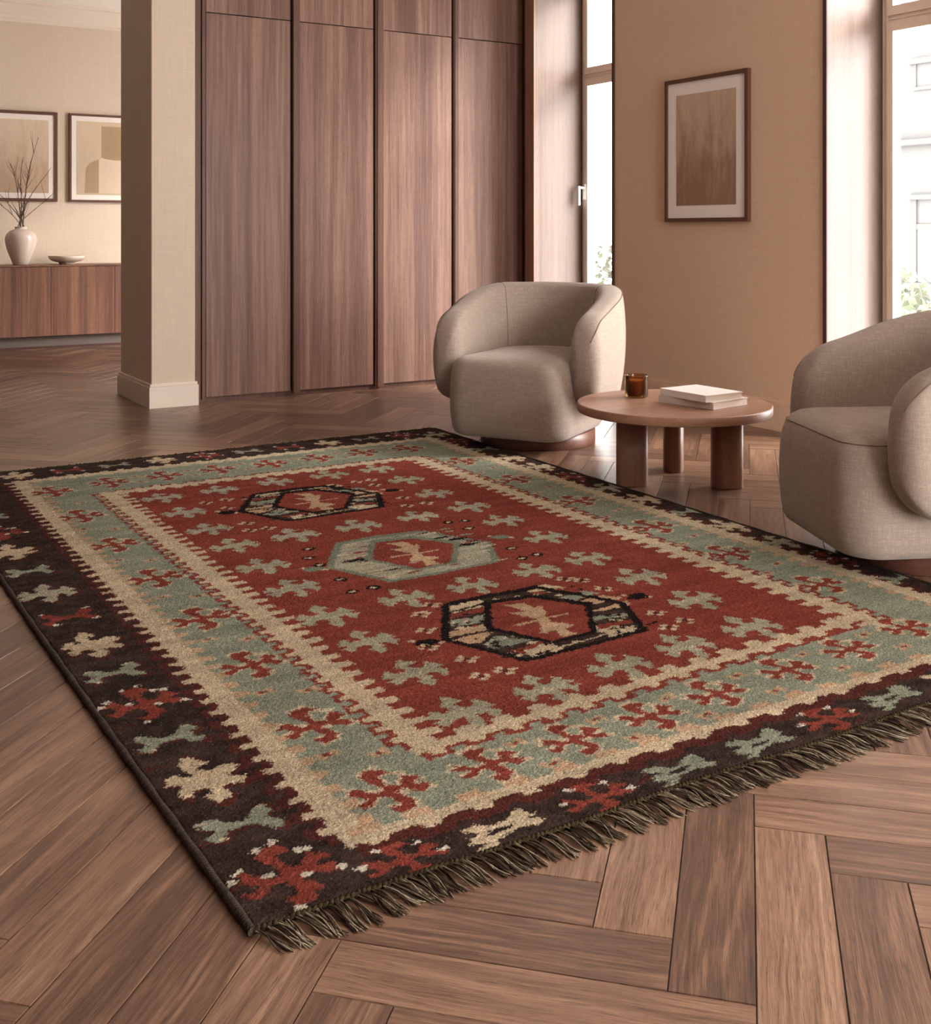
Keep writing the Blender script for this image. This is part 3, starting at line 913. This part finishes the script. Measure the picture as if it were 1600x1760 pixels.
# inner bands
band((L1 - .003, F1), (L1 - .003, N1), (1, 0), .030, .026, .040, .026, .0645, 'R', .014, 0.0)
band((R1 + .012, N1), (R1 + .012, F1), (-1, 0), .030, .026, .040, .026, .0645, 'R', .014, 0.0)
band((L1 - .02, N1 - .020), (R1 - .02, N1 + .055), (0, 1), .018, .014, .030, .022, .105, 'R', .012, 0.0)
band((R1, F1), (L1, F1), (0, -1), .026, .020, .024, .020, .075, 'R', .008, 0.0)

# red field: sage crosses
for cu, cv in [(1.333, 4.606), (1.582, 4.625), (1.843, 4.647), (2.1, 4.655), (2.336, 4.656), (1.338, 4.326), (1.337, 4.029), (1.344, 3.777), (1.341, 3.496),
               (1.339, 3.233), (1.325, 2.950), (1.336, 2.710), (1.342, 2.461), (1.322, 2.200), (2.34, 4.387), (2.323, 4.104), (2.33, 3.835), (2.329, 3.585),
               (2.33, 3.312), (2.3, 3.025), (2.318, 2.777), (2.311, 2.520), (2.285, 2.268), (2.082, 3.805), (1.825, 3.791), (1.578, 3.793),
               (2.075, 3.002), (1.82, 2.975), (1.587, 2.975), (2.032, 2.252), (1.799, 2.235), (1.56, 2.215)]:
    cross_sage(cu, cv, RR.uniform(.95, 1.06))
# sage band: red crosses and rosettes
GL = [(.970, 4.945), (.982, 4.468), (.99, 4.001), (1.005, 3.548), (1.010, 3.113), (1.011, 2.717), (1.008, 2.312), (1.013, 1.965)]
GN = [(1.237, 1.957), (1.455, 1.960), (1.673, 1.968), (1.884, 1.980), (2.138, 1.998), (2.382, 2.012), (2.640, 2.045)]
GR = [(2.745, 2.430), (2.745, 2.822), (2.752, 3.221), (2.757, 3.688), (2.760, 4.151), (2.76, 4.60)]
GF = [(1.218, 5.0), (1.459, 5.014), (1.707, 5.02), (1.961, 5.017), (2.202, 5.024), (2.444, 5.03), (2.689, 5.02)]
for cu, cv in GL: cross_red(cu, cv, RR.uniform(.98, 1.06))
for cu, cv in GN: cross_red(cu, cv, .96, .82)
for cu, cv in GR: cross_red(cu, cv, RR.uniform(.95, 1.02))
for cu, cv in GF: cross_red(cu, cv, 1.0, 1.05)
for a, b in zip(GL[:-1], GL[1:]):
    m = (a[1] + b[1]) / 2
    rosette(a[0] - .035, m + .03); rosette(a[0] + .06, m - .02)
for a, b in zip(GR[:-1], GR[1:]):
    m = (a[1] + b[1]) / 2
    rosette(a[0] - .06, m - .03); rosette(a[0] + .045, m + .03)
for a, b in zip(GN[:-1], GN[1:]):
    m = (a[0] + b[0]) / 2
    rosette(m - .01, a[1] + .055); rosette(m + .005, a[1] - .06)
for a, b in zip(GF[:-1], GF[1:]):
    m = (a[0] + b[0]) / 2
    rosette(m, a[1] + .06); rosette(m, a[1] - .06)

# dark border: alternating crosses and two-headed motifs
def maroon_halo(shape, cu, cv, s=1.0, sy=None):
    motif(shape, cu, cv, 'M', s * 1.12, (sy or s) * 1.15, .006, -.008, only='D')
def border(cu, cv, kind, s=1.0, sy=None, rot=0):
    if kind == 'c':
        maroon_halo(CREAM, cu, cv, s, sy); motif(CREAM, cu, cv, 'C', s, sy, rot=rot)
        for k in range(5): dot(cu + RR.uniform(-.05, .05), cv + RR.uniform(-.03, .03), .007, 'P', .004)
    elif kind == 'b':
        maroon_halo(BONE, cu, cv, s, sy); motif(BONE, cu, cv, 'S', s, sy, rot=rot)
        for a, b in ((-.06, .035), (.05, .045), (-.045, -.035)): dot(cu + a * s, cv + b * s, .008, 'C', .005)
    elif kind == 's':
        maroon_halo(SAGE, cu, cv, s, sy); cross_sage(cu, cv, s, sy)
    elif kind == 'r':
        cross_red(cu, cv, s, sy, 'W')
    elif kind == 'w':
        motif(BONE, cu, cv, 'R', s, sy, rot=rot)
        for a, b in ((-.06, .05), (.055, .055), (-.04, -.045), (.06, -.045)): dot(cu + a * s, cv + b * s, .012, 'W', .007)
for cu, cv, k in [(.735, 1.800, 'r'), (.722, 1.999, 'b'), (.722, 2.194, 'c'), (.712, 2.412, 'b'), (.715, 2.620, 'r'), (.700, 2.840, 'b'), (.700, 3.060, 'c'), (.695, 3.318, 'w'),
                  (.685, 3.570, 's'), (.680, 3.83, 'b'), (.672, 4.086, 'c'), (.672, 4.36, 'r'), (.672, 4.62, 'b'), (.672, 4.88, 'c'), (.69, 5.12, 'b')]:
    border(cu, cv, k, 1.05 if k in 'rw' else 1.0)
for cu, cv, k in [(.925, 1.738, 'r'), (1.128, 1.735, 'h'), (1.345, 1.738, 'r'), (1.559, 1.740, 'g'), (1.785, 1.742, 'g'), (2.000, 1.750, 'r'), (2.225, 1.755, 'g'), (2.45, 1.76, 'h'), (2.68, 1.76, 'r'), (2.90, 1.78, 'g')]:
    if k == 'r':
        motif(RED, cu, cv, 'R', 1.0, .62); [dot(cu + a, cv + b, .010, 'W', .006) for a, b in ((-.075, .012), (-.03, .05), (.045, .04), (.08, -.004))]
    else:
        motif(BONE, cu, cv + .012, 'C' if k == 'h' else 'S', 1.05, .62); motif(BONE, cu, cv - .012, 'C' if k == 'h' else 'S', 1.15, .5, rot=.2)
for k, cv in enumerate(np.arange(2.10, 5.3, .245)):
    border(3.005, float(cv), 'cbrscbcsrc'[k % 10], .86, .95)
for k, cu in enumerate(np.arange(.90, 3.0, .215)):
    border(float(cu), 5.355, 'cwbcrbwcbr'[k % 10], .95, .80)
# stray maroon flecks worked into the dark ground
for k in range(150):
    cu, cv = RR.uniform(RU0, RU1), RR.uniform(RV0, RV1)
    poly_fill([(cu, cv), (cu + RR.uniform(.02, .06), cv + RR.uniform(0, .01)), (cu + RR.uniform(.02, .05), cv + .012), (cu + .004, cv + .009)], 'M', only='D')

# three hexagonal medallions
def medallion(cu, cv, pale):
    # outer hexagon in tenths of a millimetre offsets
    def poly(l, key, only=None): poly_fill([(cu + a / 1000, cv + b / 1000) for a, b in l], key, only)
    hexo = [(-165, 276), (0, 286), (170, 272), (308, 12), (210, -208), (-2, -220), (-205, -218), (-312, 22)]
    k1 = 'G' if pale else 'K'
    poly(hexo, k1)
    poly([(a * .915, b * .90) for a, b in hexo], 'F' if pale else 'D')
    if pale:
        for k in range(110):
            a, b = RR.uniform(-.25, .24), RR.uniform(-.19, .24)
            key = RR.choice('CCCRRKSSCG')
            l = RR.uniform(.04, .10)
            poly_fill([(cu + a, cv + b), (cu + a + l * .4, cv + b + .009), (cu + a + l, cv + b + .005), (cu + a + l * .6, cv + b - .005)], key, only='SCRKFG')
        for a, b, l in ((-.25, .05, .12), (-.20, .035, .10), (-.10, -.10, .13), (.10, .14, .12), (.14, .02, .13), (.17, .10, .10)):
            poly_fill([(cu + a, cv + b), (cu + a + l * .5, cv + b + .016), (cu + a + l, cv + b + .012), (cu + a + l, cv + b - .004), (cu + a + l * .4, cv + b - .008)], 'K', only='SCRFG')
    else:
        for key, l in RING: poly(l, key, only='DSCPR')
        for k in range(190):
            a, b = RR.uniform(-.26, .25), RR.uniform(-.19, .25)
            l = RR.uniform(.014, .034)
            poly_fill([(cu + a, cv + b), (cu + a + l, cv + b + .006), (cu + a + l * .8, cv + b - .012), (cu + a + .006, cv + b - .008)], RR.choice('KKDC'), only='SCPR')
    if not pale:
        for k in range(90):
            a, b = RR.uniform(-.25, .24), RR.uniform(-.18, .24)
            l = RR.uniform(.016, .036)
            poly_fill([(cu + a, cv + b), (cu + a + l * .5, cv + b + .012), (cu + a + l, cv + b + .002), (cu + a + l * .5, cv + b - .006)], RR.choice('CCSPR'), only='D')
    inn = [(-40, 218), (88, 200), (172, 60), (62, -128), (-62, -136), (-135, 40)]
    poly([(a * 1.25 + 3, b * 1.10 - 4) for a, b in inn], k1)
    poly([(a * 1.06 + 3, b * .96 - 4) for a, b in inn], 'R')
    for key, l in FIG: poly([(a * 1.05 - 2, b * .88) for a, b in l], key)
    for a, b in ((-.350, .030), (.372, .040)):
        dot(cu + a, cv + b, .036, k1, .026)
        dot(cu + a - .028, cv + b + .030, .010, 'C'); dot(cu + a + .03, cv + b - .022, .010, 'C')
medallion(1.815, 2.595, False)
medallion(1.820, 3.350, True)
medallion(1.828, 4.205, False)
for cu, cv in [(1.555, 2.823), (1.505, 2.707), (1.448, 2.591), (1.62, 2.88), (2.136, 2.839), (2.144, 2.741), (2.10, 2.88), (2.136, 2.49), (2.09, 2.381), (2.165, 2.400), (1.494, 2.47), (1.464, 2.358), (1.536, 2.357),
               (1.457, 4.426), (1.544, 4.433), (1.502, 4.302), (1.486, 4.042), (1.461, 3.941), (1.528, 3.933), (2.14, 4.461), (2.214, 4.463), (2.182, 4.368), (2.174, 4.093), (2.127, 3.971), (2.214, 3.969)]:
    four(cu, cv)
for cu, cv in [(1.547, 3.608), (1.505, 3.505), (1.504, 3.414), (1.498, 3.237), (1.477, 3.11), (1.549, 3.112), (2.131, 3.659), (2.201, 3.65), (2.157, 3.555), (2.148, 3.257), (2.112, 3.139), (2.178, 3.148)]:
    poly_fill([(cu - .03, cv), (cu, cv + .024), (cu + .03, cv), (cu, cv - .024)], 'K'); dot(cu, cv, .012, 'C', .008)

def vnoise(shape, cell_u, cell_v, u, v, seed):
    """smooth value noise sampled at coordinates u (columns) and v (rows)"""
    r = np.random.default_rng(seed)
    nu, nv = int((RU1 - RU0 + .4) / cell_u) + 3, int((RV1 - RV0 + .4) / cell_v) + 3
    g = r.random((nv, nu))
    x = (u - RU0 + .2) / cell_u; y = (v - RV0 + .2) / cell_v
    x0 = np.clip(x.astype(int), 0, nu - 2); y0 = np.clip(y.astype(int), 0, nv - 2)
    fx = x - x0; fy = y - y0
    fx = fx * fx * (3 - 2 * fx); fy = fy * fy * (3 - 2 * fy)
    return (g[y0, x0] * (1 - fx) + g[y0, x0 + 1] * fx) * (1 - fy) + (g[y0 + 1, x0] * (1 - fx) + g[y0 + 1, x0 + 1] * fx) * fy

def rug_left(v): return .632 - (v - 1.66) * .0125 - .012 * np.sin((v - 1.66) / 3.8 * PI)
def rug_right(v): return 3.030 + (v - 1.66) * .0165
RTH = .011

def paint(mesh, rgb):
    at = mesh.attributes.new('Col', 'FLOAT_COLOR', 'POINT')
    a = np.ones((len(rgb), 4), dtype=np.float32); a[:, :3] = rgb
    at.data.foreach_set('color', a.ravel())

def make_rug():
    root = thing('area_rug', 'large red, sage and dark brown knotted wool rug with medallions on the herringbone floor', 'rug', (1.85, 3.55, 0))
    # rows: closer together near the front edge
    vs = [1.690]
    while vs[-1] < 5.462: vs.append(vs[-1] + .0023 + .0012 * max(0, vs[-1] - 1.69))
    vs = np.array(vs); nv = len(vs)
    nu = RUGN
    s = np.linspace(0, 1, nu)
    V, S_ = np.meshgrid(vs, s, indexing='ij')
    U = rug_left(V) + (rug_right(V) - rug_left(V)) * S_
    # hand-knotted wander of the near edge
    V = V + (V < 1.75) * (1.75 - V) / .06 * .004 * np.sin(U * 9.0)
    u, v = U.ravel(), V.ravel()
    r = np.random.default_rng(5)
    jit = .0026
    su = u + r.normal(0, jit, u.shape) + (vnoise(0, .012, .012, u, v, 1) - .5) * .010
    sv = v + r.normal(0, jit * .7, u.shape) + (vnoise(0, .012, .012, u, v, 2) - .5) * .008
    iu = np.clip(((su - RU0) / PX).astype(int), 0, GW - 1); iv = np.clip(((sv - RV0) / PX).astype(int), 0, GH - 1)
    key = pat[iv, iu]
    pal = np.array([PAL[k] for k in KEYS])
    col = pal[key]
    abr = .80 + .26 * vnoise(0, .25, .018, u, v, 3) + .22 * vnoise(0, .09, .04, u, v, 4)
    speck = np.clip(r.normal(1, .19, u.shape), .45, 1.6)
    col = col * (abr * speck)[:, None]
    # dark ground is mottled with brown wool
    dk = (key == IDX['D'])
    mot = vnoise(0, .03, .02, u, v, 6)
    col[dk] = col[dk] * (.75 + .6 * mot[dk])[:, None] + np.array(srgb(70, 44, 40)) * (np.clip(mot[dk] - .55, 0, 1) * .6)[:, None]
    hair = r.random(u.shape) < .012
    col[hair] = col[hair] * .7 + .10
    z = RTH + r.normal(0, .0007, u.shape) + (vnoise(0, .10, .10, u, v, 7) - .5) * .004 + np.where(dk, -.0005, .0)
    edge = np.minimum(np.minimum(S_.ravel(), 1 - S_.ravel()) * 2.45, np.minimum(v - 1.688, 5.464 - v))
    z = z - .005 * np.clip(1 - edge / .010, 0, 1)
    co = np.stack([u - 1.85, v - 3.55, z], 1).astype(np.float32)
    me = bpy.data.meshes.new('pile')
    idx = np.arange(nu * nv).reshape(nv, nu)
    q = np.stack([idx[:-1, :-1], idx[:-1, 1:], idx[1:, 1:], idx[1:, :-1]], -1).reshape(-1, 4)
    # skirt down to the floor all round
    loop = np.concatenate([idx[0, :], idx[1:, -1], idx[-1, -2::-1], idx[-2:0:-1, 0]])
    low = co[loop].copy(); low[:, 2] = .0012
    base = len(co)
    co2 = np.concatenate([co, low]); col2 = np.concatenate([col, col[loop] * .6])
    n = len(loop)
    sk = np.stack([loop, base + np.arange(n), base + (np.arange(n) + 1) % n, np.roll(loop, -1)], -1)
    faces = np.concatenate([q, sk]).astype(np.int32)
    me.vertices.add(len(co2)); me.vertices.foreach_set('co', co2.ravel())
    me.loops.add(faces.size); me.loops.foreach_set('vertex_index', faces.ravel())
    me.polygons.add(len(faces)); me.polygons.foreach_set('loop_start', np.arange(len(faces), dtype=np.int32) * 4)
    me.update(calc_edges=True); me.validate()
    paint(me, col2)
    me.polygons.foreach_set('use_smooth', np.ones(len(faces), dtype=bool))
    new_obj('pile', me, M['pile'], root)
    # side bindings: rolled overcast edge with wrapped stitches
    for side in (0, 1):
        vv = np.arange(1.685, 5.468, .0035)
        x = rug_left(vv) - .003 if side == 0 else rug_right(vv) + .002
        rad = (.0078 if side == 0 else .005) * (1 + .10 * np.sin(vv * 900)) + .0008 * np.sin(vv * 40)
        k = 10
        ang = np.arange(k) * 2 * PI / k
        px = x[:, None] + rad[:, None] * np.cos(ang); pz = .0085 + rad[:, None] * .95 * np.sin(ang)
        py = np.repeat(vv[:, None], k, 1) + .0015 * np.cos(ang)
        co = np.stack([px - 1.85, py - 3.55, np.maximum(pz, .0008)], -1).reshape(-1, 3)
        id_ = np.arange(len(vv) * k).reshape(len(vv), k)
        f = np.stack([id_[:-1], np.roll(id_, -1, 1)[:-1], np.roll(id_, -1, 1)[1:], id_[1:]], -1).reshape(-1, 4)
        fl = [tuple(t_) for t_ in f.tolist()] + [tuple(id_[0].tolist()), tuple(reversed(id_[-1].tolist()))]
        me = bpy.data.meshes.new('side_binding'); me.from_pydata(co.tolist(), [], fl)
        rr = np.random.default_rng(side + 40)
        st = .65 + .5 * (np.sin(vv * 900) > 0) + rr.normal(0, .12, len(vv)) + .35 * (rr.random(len(vv)) < .08)
        paint(me, np.repeat(np.array(srgb(92, 80, 72))[None], len(co), 0) * np.repeat(np.clip(st, .4, 2), k)[:, None])
        me.polygons.foreach_set('use_smooth', [True] * len(me.polygons))
        new_obj('side_binding', me, M['pile'], root)
    # fringes: bunches of plied yarn lying on the floor, and the knotted end cord
    def fringe(near):
        R = random.Random(31 if near else 32)
        verts, fcs, cols = [], [], []
        dirv = -1 if near else 1
        ed = 1.690 if near else 5.462
        u = (.634 if near else .585)
        u1 = (3.03 if near else 3.09)
        def strand(pts, rad, c, k=6):
            P3 = [Vector(p) for p in pts]
            b0 = len(verts)
            for i, p in enumerate(P3):
                t_ = (P3[min(i + 1, len(P3) - 1)] - P3[max(i - 1, 0)]).normalized()
                n_ = t_.cross(Vector((0, 0, 1))).normalized(); b_ = t_.cross(n_)
                rr = rad * (1 if i < len(P3) - 1 else .55)
                for q in range(k):
                    a = 2 * PI * q / k
                    w = p + (n_ * math.cos(a) + b_ * math.sin(a)) * rr
                    verts.append((w.x - 1.85, w.y - 3.55, max(.0006, w.z)))
                    s_ = .8 + .35 * math.sin(i * 2.1 + q * 1.05 + b0)
                    cols.append(tuple(x * s_ for x in c))
            for i in range(len(P3) - 1):
                for q in range(k):
                    a0 = b0 + i * k + q; a1 = b0 + i * k + (q + 1) % k
                    fcs.append((a0, a1, a1 + k, a0 + k))
            fcs.append(tuple(b0 + (len(P3) - 1) * k + q for q in range(k)))
        step = .0175 if near else .022
        lean0 = .022 if near else .0
        while u < u1:
            lean = lean0 + R.gauss(0, .011)
            ln = (R.uniform(.074, .090) if near else R.uniform(.05, .075))
            ns = R.randint(8, 11) if near else R.randint(4, 6)
            for s_ in range(ns):
                w0 = R.gauss(0, .0028)
                w1 = R.gauss(0, .0075)
                l = ln * R.uniform(.82, 1.05)
                lift = R.uniform(.0015, .009)
                ph, am = R.uniform(0, 6), R.uniform(.001, .0035)
                rad = R.uniform(.0010, .0015)
                pts = []
                n_ = 8
                for i in range(n_ + 1):
                    t_ = i / n_
                    x = u + w0 * (1 - t_) + (w1 + lean) * t_ ** 1.2 + am * math.sin(ph + t_ * 6) * t_
                    y = ed + .004 * math.sin(u * 9) * (1 if near else 0) + dirv * (-.004 + l * t_)
                    z = .0075 * (1 - t_) ** 2 + lift * math.sin(PI * min(1, t_ * 1.1)) ** 2 * (1 - .3 * t_) + rad + .0006
                    pts.append((x, y, z))
                tone = R.random()
                c = [srgb(84, 70, 57), srgb(106, 91, 74), srgb(60, 48, 41), srgb(160, 144, 122), srgb(190, 174, 150)][0 if tone < .26 else 1 if tone < .48 else 2 if tone < .66 else 3 if tone < .86 else 4]
                strand(pts, rad, c)
            u += step * R.uniform(.85, 1.15)
        me = bpy.data.meshes.new('fringe'); me.from_pydata(verts, [], fcs)
        paint(me, np.array(cols))
        me.polygons.foreach_set('use_smooth', [True] * len(me.polygons))
        o = new_obj('fringe', me, M['yarn'], root); o['kind'] = 'stuff'
        # end cord of small knots
        verts, fcs, cols = [], [], []
        pts = []
        x = .632 if near else .585
        while x < u1:
            wob = .0022 * math.sin(x * 640) + R.gauss(0, .0006)
            pts.append((x, ed + .004 * math.sin(x * 9) * (1 if near else 0) + dirv * .001 + wob, .0085 + .0014 * math.cos(x * 640)))
            x += .0028
        strand(pts, .0042, srgb(70, 60, 42), 8)
        me = bpy.data.meshes.new('end_cord'); me.from_pydata(verts, [], fcs)
        rr = np.random.default_rng(3)
        cc = np.array(cols) * np.repeat(rr.uniform(.6, 1.5, len(pts)), 8)[:, None]
        paint(me, cc)
        me.polygons.foreach_set('use_smooth', [True] * len(me.polygons))
        new_obj('end_cord', me, M['yarn'], root)
    fringe(True); fringe(False)
make_rug()

# ------------------------------------------------------------------ light
w = bpy.data.worlds.new('sky'); sc.world = w
w.use_nodes = True
bg = w.node_tree.nodes['Background']
bg.inputs['Color'].default_value = (*SKYC, 1); bg.inputs['Strength'].default_value = SKY

def area(name, loc, rot, sx, sy, power, col=(1, .95, .9), portal=False, spread=PI):
    l = bpy.data.lights.new(name, 'AREA'); l.shape = 'RECTANGLE'; l.size = sx; l.size_y = sy
    l.energy = power; l.color = col; l.spread = spread
    if portal: l.cycles.is_portal = True
    o = bpy.data.objects.new(name, l); C.objects.link(o)
    o.location = loc; o.rotation_euler = rot
    return o
for k, (v0, v1) in enumerate(((5.9, 6.8), (3.03, 4.11), (8.5, 10.9), (-1.58, -.20))):
    area('window_portal', (5.26, (v0 + v1) / 2, 1.5), (0, PI / 2, 0), 3.0, v1 - v0, 1, portal=True)
area('room_portal', ((FO0 + FO1) / 2, Y0 - .13, 1.25), (-PI / 2, 0, PI), FO1 - FO0, 2.5, 1, portal=True)

sun = bpy.data.lights.new('sun', 'SUN'); sun.energy = SUN; sun.angle = math.radians(28); sun.color = (1, .95, .89)
so = bpy.data.objects.new('sun', sun); C.objects.link(so)
az, el = math.radians(SUN_AZ), math.radians(SUN_EL)
so.rotation_euler = Vector((math.cos(az) * math.cos(el), math.sin(az) * math.cos(el), math.sin(el))).to_track_quat('Z', 'Y').to_euler()
so.location = (9, -3, 5)

# ------------------------------------------------------------------ camera
cam = bpy.data.cameras.new('camera')
co = bpy.data.objects.new('camera', cam); C.objects.link(co)
cam.sensor_fit = 'HORIZONTAL'; cam.sensor_width = 36
cam.lens = 36 * 1950 / 1600
cam.shift_y = -(880 - 397) / 1600
cam.clip_start = .05; cam.clip_end = 200
co.location = (0, 0, 1.10)
co.rotation_euler = (PI / 2, 0, math.radians(58.9 - 90))
sc.camera = co
sc.view_settings.view_transform = VT
sc.view_settings.look = LOOK
sc.view_settings.exposure = EXPO
sc.cycles.use_denoising = True
sc.cycles.max_bounces = 8
sc.cycles.diffuse_bounces = 5
sc.cycles.transparent_max_bounces = 12
